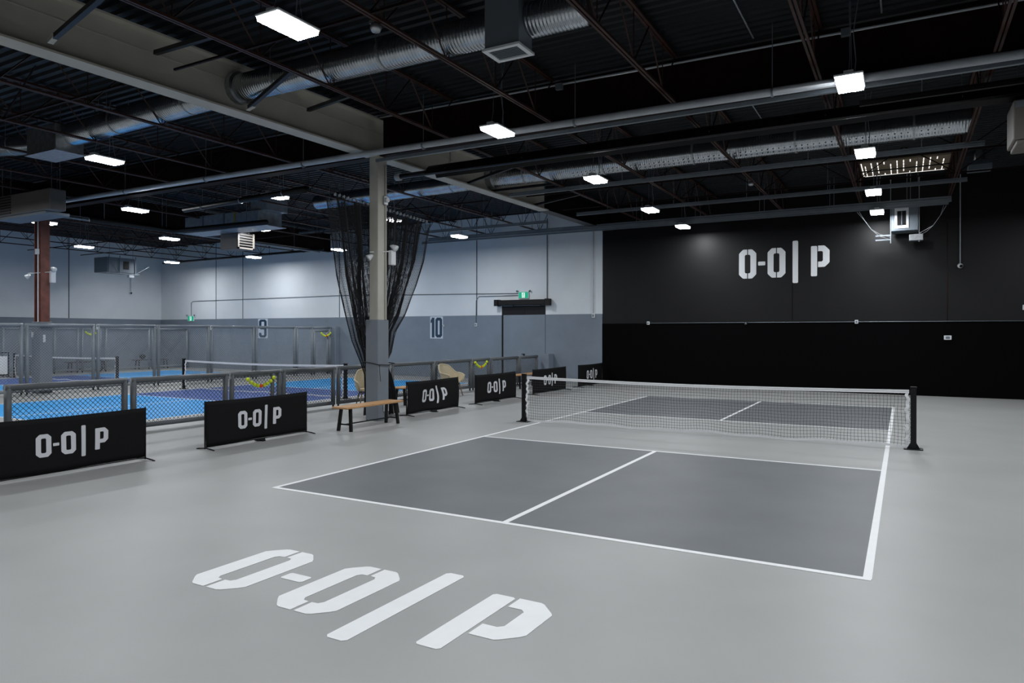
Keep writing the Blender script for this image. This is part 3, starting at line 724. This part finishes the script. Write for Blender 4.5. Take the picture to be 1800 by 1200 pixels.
gp=pipe('gas_pipe',[(-16.8,-1.0,4.98),(-16.8,1.6,4.98),(-12.8,1.75,4.98)],.075,'black','black elbowed pipe before the rectangular duct','pipe',None)
for p_ in ((-16.8,-.6),(-16.8,1.2),(-13.6,1.71)): MB().tube([(p_[0],p_[1],4.98),(p_[0],p_[1],6.28)],.008,5).build('hanger','strut',gp)
pipe('gas_pipe',[(-8.4,-1.0,5.0),(-13.2,-.6,5.0)],.07,'black','black flue pipe under the white pipe in the middle hall','pipe',2.0,hm='strut')
pipe('drain_pipe',[(-18.2,-1.9,5.18),(-18.2,9.3,5.18)],.04,'strut','grey pipe running from red column toward the back wall','pipe',3)
# radiant tube heater
rh = thing('radiant_tube_heater','long black radiant tube heater hanging over the grey court','heater',(-1,-.3,5.2))
v_=[];f_=[]
for x in (-5.5, 6.8):
    for (yy,zz) in ((.28,5.36),(.36,5.50),(.44,5.56),(.56,5.56),(.64,5.50),(.72,5.36),(.71,5.36),(.63,5.49),(.56,5.55),(.44,5.55),(.37,5.49),(.29,5.36)): v_.append((x,yy-.8,zz-.25))
for k in range(12): f_.append((k,(k+1)%12,12+(k+1)%12,12+k))
MB().add(v_,f_).build('reflector','blackmetal',rh)
MB().tube([(-6.35,-.3,5.19),(6.9,-.3,5.19)],.055,14).build('burner_tube','blackmetal',rh,smooth=True)
MB().tube([(-6.42,-.3,5.19),(-6.30,-.3,5.19)],.085,16).build('end_cap','pipe',rh,smooth=True)
for i in range(7):
    x=-5.0+i*1.8; MB().tube([(x,-.50,5.17),(x,-.32,5.345),(x,-.3,6.25),(x,-.28,5.345),(x,-.10,5.17)],.005,5).build('hanger','strut',rh)

# ------------------------------------------------------------------ spiral ducts
def spiral(name, x0, x1, y, z0, z1, r, label, ribs=.05, collar=True):
    t = thing(name, label, 'duct', (x0,y,z0), 'round spiral ducts')
    n = 24; pts=[]; rs=[]; Ln=abs(x1-x0); k=int(Ln/ribs)
    for i in range(k+1):
        f=i/k; x=x0+(x1-x0)*f; z=z0+(z1-z0)*f
        pts += [(x,y,z),(x+(x1-x0)/k*.5,y,z)]; rs += [r, r]
        pts.append((x+(x1-x0)/k*.75,y,z)); rs.append(r+.009)
    MB().tube(pts,rs,n).build('duct_body','duct',t,smooth=True)
    if collar:
        MB().tube([(x0+.02,y,z0),(x0+.16,y,z0)],r+.045,n).build('collar','galv',t,smooth=False)
    bd=MB()
    for i in range(int(Ln/2.1)+1):
        x=x0+(x1-x0)*min(1,(i+.5)*2.1/Ln); zz=z0+(z1-z0)*min(1,(i+.5)*2.1/Ln)
        b_=MB().tube([(x-.02,y,zz),(x+.02,y,zz)],r+.012,n).build('strap','galv',t)
        MB().tube([(x,y-r,zz),(x,y-r,6.2)],.005,5).build('hanger_rod','galv',b_); MB().tube([(x,y+r,zz),(x,y+r,6.2)],.005,5).build('hanger_rod','galv',b_)
    return t
spiral('spiral_duct',-6.32,-.10,-4.6,5.78,5.71,.21,'long round spiral duct above the grey court, nearest the camera')
spiral('spiral_duct',-6.42,-11.1,-4.6,5.78,5.70,.21,'round spiral duct left of the cream beam over the blue courts')
spiral('spiral_duct',-12.15,-15.5,-4.6,5.66,5.98,.20,'short round spiral duct at the left picture edge')
pd=spiral('spiral_duct',-6.02,4.3,3.0,5.76,5.72,.235,'perforated round duct crossing above the net')
spiral('spiral_duct',-6.12,-12.0,3.0,5.72,5.68,.20,'round spiral duct behind the cream column and netting')
holes=MB()
for i in range(70):
    x=-3.6+i*.11
    for a in (math.radians(-40),math.radians(-58)):
        c0=Vector((x,3.0-math.cos(a)*.250,5.74+math.sin(a)*.250)); dd=Vector((0,-math.cos(a),math.sin(a)))
        holes.tube([c0-dd*.004,c0+dd*.002],.012,6)
ho=holes.build('air_holes','black',pd); ho['kind']='stuff'
db=thing('duct_outlet_box','dark outlet box with white grille under the nearest duct','duct box',(-1.08,-4.7,5.3))
MB().box(-1.33,-.84,-4.90,-4.54,5.34,6.02,.008).build('box_body','greybox',db)
gr=MB(); gr.box(-1.35,-.82,-4.93,-4.87,5.31,5.34); gr.box(-1.35,-.82,-4.57,-4.51,5.31,5.34); gr.box(-1.35,-1.29,-4.87,-4.57,5.31,5.34); gr.box(-.88,-.82,-4.87,-4.57,5.31,5.34); gr.build('grille_frame','white',db)
gs=MB().box(-1.29,-.88,-4.87,-4.57,5.332,5.34)
for i in range(7): gs.box(-1.29,-.88,-4.86+i*.043,-4.85+i*.043,5.318,5.332)
gs.build('grille','greybox',db)
MB().bar((-1.33,-4.905,6.0),(-.84,-4.905,6.0),.02).build('top_flange','galv',db)
lb=thing('duct_outlet_box','galvanised outlet box joining two ducts at upper left','duct box',(-11.6,-4.6,5.3))
MB().box(-12.15,-11.10,-4.90,-4.36,5.36,5.86,.01).build('box_body','galv',lb)
MB().box(-12.18,-11.07,-4.93,-4.33,5.33,5.36).build('flange','galv',lb)

# rectangular duct, gas heater
rd=thing('rectangular_duct','galvanised rectangular duct with seams over the blue courts','duct',(-16,3,5.2))
MB().box(-17.1,-14.5,2.2,2.9,5.03,5.50,.01).build('duct_body','sheet',rd)
MB().box(-14.5,-13.55,2.1,3.0,5.0,5.46,.01).build('duct_end','sheet',rd)
MB().box(-14.0,-13.3,2.2,3.0,5.46,5.95).build('riser','sheet',rd)
sm_=MB()
for x in (-16.2,-15.2,-14.5,-14.15): sm_.box(x-.02,x+.02,2.17,2.93,5.02,5.51)
sm_.build('seam_band','strut',rd)
MB().box(-14.75,-14.68,2.185,2.92,5.02,5.51).build('label_strip','yellow',rd).data.materials[0]=mat('dull_yellow',(.35,.26,.03),.6)
MB().box(-17.12,-17.1,2.25,2.85,5.08,5.45).build('open_end','black',rd)
MB().box(-17.15,-13.3,2.16,2.95,4.985,5.005).build('drip_tray','sheet',rd)
gh=thing('unit_heater','beige unit heater with louvres below the rectangular duct','heater',(-15,3.0,4.6))
MB().box(-16.15,-15.35,2.8,3.45,4.48,4.975,.01).build('cabinet','beige',gh)
lv=MB().box(-15.35,-15.30,2.8,3.45,4.48,4.53).box(-15.35,-15.30,2.8,2.86,4.48,5.0).box(-15.35,-15.30,3.39,3.45,4.48,5.0)
for i in range(5): lv.bar((-15.33,2.86,4.60+i*.085),(-15.33,3.39,4.60+i*.085),.05,.018)
lv.build('louvres','beige',gh)
MB().box(-15.352,-15.345,2.86,3.39,4.53,5.0).build('core','black',gh)
ghh=MB()
for x in (-16.05,-15.45):
    for yy in (2.9,3.35): ghh.tube([(x,yy,5.0),(x,yy,6.2)],.006,5)
ghh.build('hanger','strut',gh)

# big pale unit at left edge, one at right edge
hl=thing('unit_heater','large beige ventilation unit at the left edge near the red column','heater',(-17,-2.8,5.1))
MB().box(-18.1,-15.3,-2.85,-2.45,4.86,5.40,.02).build('cabinet','beige',hl)
tr=MB(); tr.add([(-18.1,-3.1,4.80),(-16.4,-3.1,4.80),(-15.35,-2.8,4.68),(-15.35,-2.1,4.68),(-18.1,-2.1,4.80)],[(0,1,2,3,4)]); 
MB().box(-18.0,-15.6,-2.80,-2.2,4.78,4.86,.01).build('base_pan','greybox',hl)
vt=MB()
for i in range(7): vt.box(-18.0,-17.15,-2.87,-2.85,4.90+i*.07,4.925+i*.07)
vt.build('vent_slot','black',hl)
hs=MB()
for x in (-17.9,-15.5):
    hs.tube([(x,-2.7,5.40),(x,-2.7,6.25)],.008,5); hs.tube([(x,-2.5,5.40),(x,-2.5,6.25)],.008,5)
hs.build('hanger','strut',hl)
hr=thing('unit_heater','beige ventilation unit cut by the right picture edge','heater',(5.1,-.4,4.7))
MB().box(4.60,5.5,-.5,.25,4.48,5.03,.015).build('cabinet','beige',hr)
MB().box(4.64,5.46,-.46,.21,4.42,4.48,.01).build('base_pan','beige',hr)
MB().box(4.62,5.48,-.51,-.50,4.92,5.01).build('vent_strip','strut',hr)
hs=MB()
for x in (4.7,5.4): hs.tube([(x,-.1,5.03),(x,-.1,6.2)],.008,5)
hs.build('hanger','strut',hr)

# wall units
ex=thing('wall_fan_unit','grey fan cabinet with white-framed opening hung before the black wall','fan unit',(3.2,9.9,5.0))
MB().box(2.95,3.60,9.85,10.5,4.63,5.38,.01).build('cabinet','greybox',ex)
fr=MB(); y_=9.835
fr.box(3.03,3.37,y_,9.85,5.18,5.26); fr.box(3.03,3.37,y_,9.85,4.70,4.78); fr.box(3.03,3.09,y_,9.85,4.78,5.18); fr.box(3.31,3.37,y_,9.85,4.78,5.18); fr.build('opening_frame','white',ex)
MB().box(3.09,3.31,9.84,9.85,4.78,5.18).build('opening','black',ex)
MB().bar((3.2,9.838,4.8),(3.2,9.838,5.16),.02).build('opening_bar','strut',ex)
MB().box(3.38,3.72,9.85,10.1,4.34,4.52,.01).build('control_box','galv',ex)
ar=MB()
for z in (4.42,4.54): ar.bar((2.55,10.0,z),(2.93,10.0,z),.035)
for x in (2.93,3.62): ar.bar((x,9.87,4.3),(x,9.87,6.1),.02)
ar.build('hanger','strut',ex)
cb_=MB()
for k,(o1) in enumerate((0,.06)):
    cb_.tube([(2.15-o1,9.7,5.22),(2.28,9.8,4.98),(2.45,9.85,4.72),(2.65,9.9,4.52+o1),(2.92,9.95,4.42+o1)],.007,6)
    cb_.tube([(4.25-o1,9.7,5.22),(4.12,9.8,4.98),(3.95,9.85,4.72),(3.8,9.9,4.58+o1),(3.62,9.95,4.48+o1)],.006,6)
cb_.build('cable','galv',ex)
wx=thing('wall_louvre_box','grey louvre box hung before the left wall','fan unit',(-28.2,6.8,5))
MB().box(-29.0,-28.0,6.1,7.4,4.52,5.20,.01).build('cabinet','greybox',wx)
MB().box(-28.0,-27.985,6.86,7.12,4.68,5.05).build('opening','black',wx)
fm=MB()
for yy in (6.18,6.68,7.42): fm.bar((-27.97,yy,4.45),(-27.97,yy,5.3),.025)
fm.bar((-27.97,6.0,4.48),(-27.97,7.6,4.48),.03); fm.bar((-27.97,6.2,5.1),(-27.97,6.66,4.5),.01); fm.bar((-27.97,7.45,4.5),(-27.97,8.1,4.9),.012)
fm.tube([(-27.98,6.2,5.2),(-27.98,6.2,6.2)],.008,5); fm.tube([(-27.98,7.3,5.2),(-27.98,7.3,6.2)],.008,5)
fm.build('frame','strut',wx)
MB().box(-28.1,-27.92,7.08,7.32,4.32,4.44,.01).build('control_box','white',wx)
fv=thing('ceiling_diffuser','dark square air diffuser hung near the right side of the ceiling','diffuser',(4.85,8,5.9))
v0=[(4.62,7.8,5.86),(5.1,7.8,5.86),(5.1,8.25,5.86),(4.62,8.25,5.86),(4.70,7.88,5.98),(5.02,7.88,5.98),(5.02,8.17,5.98),(4.70,8.17,5.98)]
MB().add(v0,[(0,1,5,4),(1,2,6,5),(2,3,7,6),(3,0,4,7),(4,5,6,7),(3,2,1,0)]).box(4.62,5.1,7.8,8.25,5.74,5.86).build('body','greybox',fv)
MB().tube([(4.86,8.02,5.98),(4.86,8.02,6.24)],.12,16).build('duct_neck','duct',fv)
# slatted roof hatch
sk=thing('roof_hatch','tan roof hatch with bright daylight slits above the right lights','skylight',(3.2,8.8,6.2))
MB().box(2.25,4.28,7.9,9.75,6.19,6.235).build('panel','tan',sk)
sl=MB()
for i in range(13):
    x=2.36+i*.148
    for (a,b) in ((8.0,8.25),(8.32,8.62),(8.72,9.0),(9.1,9.35),(9.42,9.65)):
        if (i*7+int(a*10))%4: sl.box(x-.010,x+.010,a,b,6.184,6.19)
sl.box(2.27,2.29,7.95,9.6,6.184,6.19); sl.box(2.3,4.2,9.66,9.675,6.184,6.19)
sl.build('daylight_slit','slit',sk)
MB().bar((2.2,8.7,6.13),(4.35,8.7,6.13),.03).build('cross_bar','black',sk)

# ------------------------------------------------------------------ wall fittings
def wallbox(x,z,label,w_=.09,h_=.11,y=YB,cat='outlet box',m='white',cond=None,name='wall_outlet'):
    t=thing(name,label,cat,(x,y,z)); MB().box(x-w_/2,x+w_/2,y-.07,y-.018,z-h_/2,z+h_/2,.006).build('body',m,t)
    MB().box(x-w_*.28,x+w_*.28,y-.075,y-.07,z-h_*.28,z+h_*.28).build('cover','greybox',t)
    if cond: MB().tube([(x,y-.045,z+h_/2),(x,y-.02,z+h_/2+.1),(x,y-.02,cond)],.012,6).build('conduit','strut',t)
    return t
pipe('conduit',[(-4.3,YB-.035,2.12),(XR-.1,YB-.035,2.12)],.012,'strut','thin horizontal conduit across the black wall','conduit',n=6)
wallbox(-4.36,2.12,'white outlet box at the left end of the black wall conduit')
wallbox(-1.14,2.10,'black outlet box under the wall emblem on the conduit',m='black')
wallbox(2.03,2.12,'white outlet box on the black wall conduit right of the emblem')
wallbox(4.33,1.66,'white thermostat on the lower black wall at right',.18,.12,cat='thermostat',name='thermostat')
wallbox(6.1,2.48,'white box at the right picture edge on the black wall',.12,.14)
pipe('conduit',[(4.32,YB-.01,2.13),(4.32,YB-.01,4.9)],.010,'joist','thin vertical conduit down the black wall at right','conduit',n=6)
def dome(x,y,z,top,label,wall):
    t=thing('security_camera',label,'camera',(x,y,z))
    MB().sphere((x,y,z),.07,14,9).build('dome','white',t,smooth=True)
    dd=Vector((.3,-1,-.25)).normalized() if wall=='b' else Vector((1,-.3,-.25)).normalized()
    c0=Vector((x,y,z)); MB().tube([c0+dd*.05,c0+dd*.074],.04,12).build('lens','black',t)
    MB().tube([(x,y,z+.06),(x,y,z+.3),(x,y,top)],.014,8).build('conduit','pipe',t)
dome(4.62,YB-.10,3.66,6.2,'white dome camera hanging on a conduit by the black wall','b')
dome(XL+.075,9.05,3.80,5.4,'small dome camera on the left wall near the far corner','l')
wallbox(-11.31,2.10,'white outlet box below a conduit, right of number ten sign',.09,.13)
wallbox(-6.38,2.40,'white outlet box on the grey wall beside the black wall',.11,.15)
wallbox(-12.86,2.06,'small white box on the slate wall behind the netting',.08,.08)
pipe('conduit',[(-11.31,YB-.04,2.17),(-11.31,YB-.03,3.05),(-11.18,YB-.03,3.20),(-9.35,YB-.03,3.20)],.014,'strut','conduit rising beside the number ten sign and turning to the exit sign','conduit',n=6)
pipe('conduit',[(-6.38,YB-.04,2.48),(-6.38,YB-.03,6.0)],.014,'pipe','vertical conduit above the box beside the black wall','conduit',n=6)
pipe('conduit',[(-8.22,YB-.03,2.9),(-8.22,YB-.03,6.0)],.014,'seam','dark vertical conduit above the door housing','conduit',n=6)
pipe('conduit',[(-28.5,YB-.03,2.62),(-28.5,YB-.03,3.30),(-28.35,YB-.03,3.38),(-18.4,YB-.03,3.42),(-9.4,YB-.03,3.27)],.011,'seam','long thin wire along the pale back wall between the exit signs','conduit',n=6)
def exit_sign(x,z,w_,label):
    t=thing('exit_sign',label,'exit sign',(x,YB,z)); h_=w_*.56; y=YB-.06
    MB().box(x-w_/2-.02,x+w_/2+.02,y,YB,z-h_/2-.02,z+h_/2+.02,.006).build('housing','white',t)
    MB().box(x-w_/2,x+w_/2,y-.004,y,z-h_/2,z+h_/2).build('green_panel','exitgreen',t)
    m=MB(); m.box(x-w_*.16,x+w_*.16,y-.007,y-.004,z-h_*.42,z+h_*.42); m.build('white_door','exitwhite',t)
    r=MB(); Y0=y-.010
    r.sphere((x+w_*.02,Y0,z+h_*.26),h_*.09,8,6)
    for (a,b) in (((.01,.17),(-.02,-.06)),((.01,.14),(.09,.04)),((.0,.12),(-.08,.02)),((-.02,-.06),(.06,-.16)),((.06,-.16),(.05,-.34)),((-.02,-.06),(-.09,-.20)),((-.09,-.20),(-.13,-.30))):
        r.bar((x+a[0]*w_,Y0,z+a[1]*h_),(x+b[0]*w_,Y0,z+b[1]*h_),.005,.022,up=(0,1,0))
    r.build('running_figure','exitgreen',t)
    hd=MB()
    for s in (-1,1): hd.tube([(x+s*w_*.6,y+.02,z+h_*.72),(x+s*w_*.72,y-.03,z+h_*.66)],[.02,.04],10); hd.bar((x+s*w_*.45,y+.03,z+h_*.5),(x+s*w_*.6,y+.03,z+h_*.72),.012)
    hd.build('lamp_head','greybox',t)
exit_sign(-9.20,3.20,.40,'green exit sign above the doorway right of number ten')
exit_sign(-28.5,2.50,.44,'green exit sign in the far corner left of number nine')
# number signs
def octo(x0,x1,z0,z1,c): return [(x0+c,z0),(x1-c,z0),(x1,z0+c),(x1,z1-c),(x1-c,z1),(x0+c,z1),(x0,z1-c),(x0,z0+c)]
def sign(x0,x1,z0,z1,kind,label):
    t=thing('court_number_sign',label,'number sign',((x0+x1)/2,YB,(z0+z1)/2)); y=YB-.035
    MB().box(x0,x1,y-.006,y+.004,z0,z1).build('board','signwhite',t)
    g=MB(); W_,H_=x1-x0,z1-z0; F=lambda u,v,d:(x0+u*W_,y-.006-d,z0+v*H_)
    def ring(ax,bx,az,bz,s,sv,cx_,cz_):
        cxm=(ax+bx)/2
        L_=[(cxm,az),(ax+cx_,az),(ax,az+cz_),(ax,bz-cz_),(ax+cx_,bz),(cxm,bz),(cxm,bz-sv),(ax+s+.02,bz-sv),(ax+s,bz-sv-.03),(ax+s,az+sv+.03),(ax+s+.02,az+sv),(cxm,az+sv)]
        g.poly(L_,F,.004); g.poly([(2*cxm-a,b) for a,b in reversed(L_)],F,.004)
    if kind=='10':
        g.poly([(.14,.05),(.34,.05),(.34,.95),(.14,.95),(.14,.90),(.05,.84),(.05,.70),(.14,.74)],F,.004)
        ring(.42,.94,.05,.95,.19,.13,.12,.09)
    else:
        ring(.10,.90,.46,.96,.25,.11,.16,.09)
        g.poly([(.65,.60),(.90,.60),(.90,.13),(.74,.04),(.26,.04),(.10,.13),(.10,.28),(.35,.28),(.35,.19),(.40,.15),(.60,.15),(.65,.19)],F,.004)
    g.build('numeral','numnavy',t)
sign(-13.51,-12.88,1.55,2.44,'10','white sign with navy number ten on the slate wall')
sign(-23.56,-22.92,1.52,2.44,'9','white sign with navy number nine seen behind the tall fence')
# small round ceiling sensors
for (x,y,l) in ((-2.17,-5.98,'small grey heat sensor on a joist above the nearest light'),(.04,5.15,'small grey round sensor under the far joists')):
    t=thing('ceiling_sensor',l,'sensor',(x,y,5.4)); MB().tube([(x,y,5.34),(x,y,5.38),(x,y,5.43)],[.05,.07,.06],14).build('body','galv',t,smooth=True); MB().box(x-.06,x+.02,y-.05,y+.05,5.43,5.47).build('bracket','galv',t)

# ------------------------------------------------------------------ divider netting gathered at the column
cv=thing('divider_curtain','black mesh divider curtain gathered and tied at the cream column','curtain',(-6.45,-.9,0))
Lz=[(4.49,-2.18),(4.0,-2.06),(3.5,-1.96),(2.94,-1.84),(2.28,-1.61),(1.61,-1.38),(1.15,-1.12),(.9,-1.0),(.54,-.98),(.25,-1.0),(.03,-1.02)]
Rz=[(4.34,.88),(4.05,.78),(3.42,.62),(2.85,.36),(2.19,-.01),(1.79,-.37),(1.6,-.42),(1.35,-.50),(1.15,-.66),(.86,-.47),(.55,-.35),(.25,-.27),(.03,-.22)]
def interp(T,z):
    T=sorted(T)
    if z<=T[0][0]: return T[0][1]
    for (a,b),(c_,d_) in zip(T,T[1:]):
        if z<=c_: return b+(d_-b)*(z-a)/(c_-a)
    return T[-1][1]
def curtain_layer(NS, NZ, x0, ph, waves, shr):
    vs=[];fs=[]
    for i in range(NZ+1):
        f=i/NZ
        for j in range(NS+1):
            s=j/NS; zt_=4.49-.15*s-.05*abs(math.sin(s*math.pi*7+ph)); z=.03+(zt_-.03)*f
            a=interp(Lz,z)+shr; b=interp(Rz,z)-shr*.3
            ss=s+.012*math.sin(s*40+ph)+.008*math.sin(s*71+1+ph)
            yy=a+(b-a)*ss
            am=.02+.045*min(1,(b-a)/1.6)
            xx=x0+am*math.sin(s*math.pi*waves+ph+.5*math.sin(z*1.1))+.015*math.sin(s*57+ph)
            vs.append((xx,yy+.008*math.sin(s*90+z*2+ph),z))
    for i in range(NZ):
        for j in range(NS):
            q=i*(NS+1)+j; fs.append((q,q+1,q+NS+2,q+NS+1))
    cu=MB().add(vs,fs).build('mesh_cloth','net',cv,norm=False)
    wm=cu.modifiers.new('wires','WIREFRAME'); wm.thickness=.0085; wm.use_even_offset=False; wm.use_replace=True
curtain_layer(200,190,-6.42,0,15,0)
curtain_layer(180,160,-6.56,1.7,11,.05)
curtain_layer(150,140,-6.70,3.1,7,.02)
MB().tube([(-6.45,-2.3,4.52),(-6.45,-.6,4.47),(-6.45,1.0,4.36)],.008,6).build('track_cable','blackmetal',cv)
for i in range(26):
    y=-2.15+i*.12; MB().box(-6.47,-6.43,y-.015,y+.015,4.40-.045*(y+2)*.9+.06,4.46-.045*(y+2)*.9+.06).build('clip','strut',cv)
edge=[(-6.40,interp(Rz,z)+.01,z) for z in [1.2+.16*i for i in range(20)]]
MB().tube(edge,.008,5).build('edge_rope','net',cv)
MB().tube([(-6.36,-1.45,1.20),(-6.15,-1.43,1.17),(-5.98,-1.42,1.14),(-5.97,-1.1,1.12),(-6.1,-.75,1.14),(-6.4,-.62,1.15),(-6.55,-.9,1.16),(-6.5,-1.3,1.18),(-6.36,-1.45,1.20)],.010,6).build('tie_rope','black',cv)
MB().tube([(-5.96,-1.40,1.13),(-5.95,-1.41,1.0),(-5.95,-1.38,.8)],.006,5).build('rope_end','black',cv)
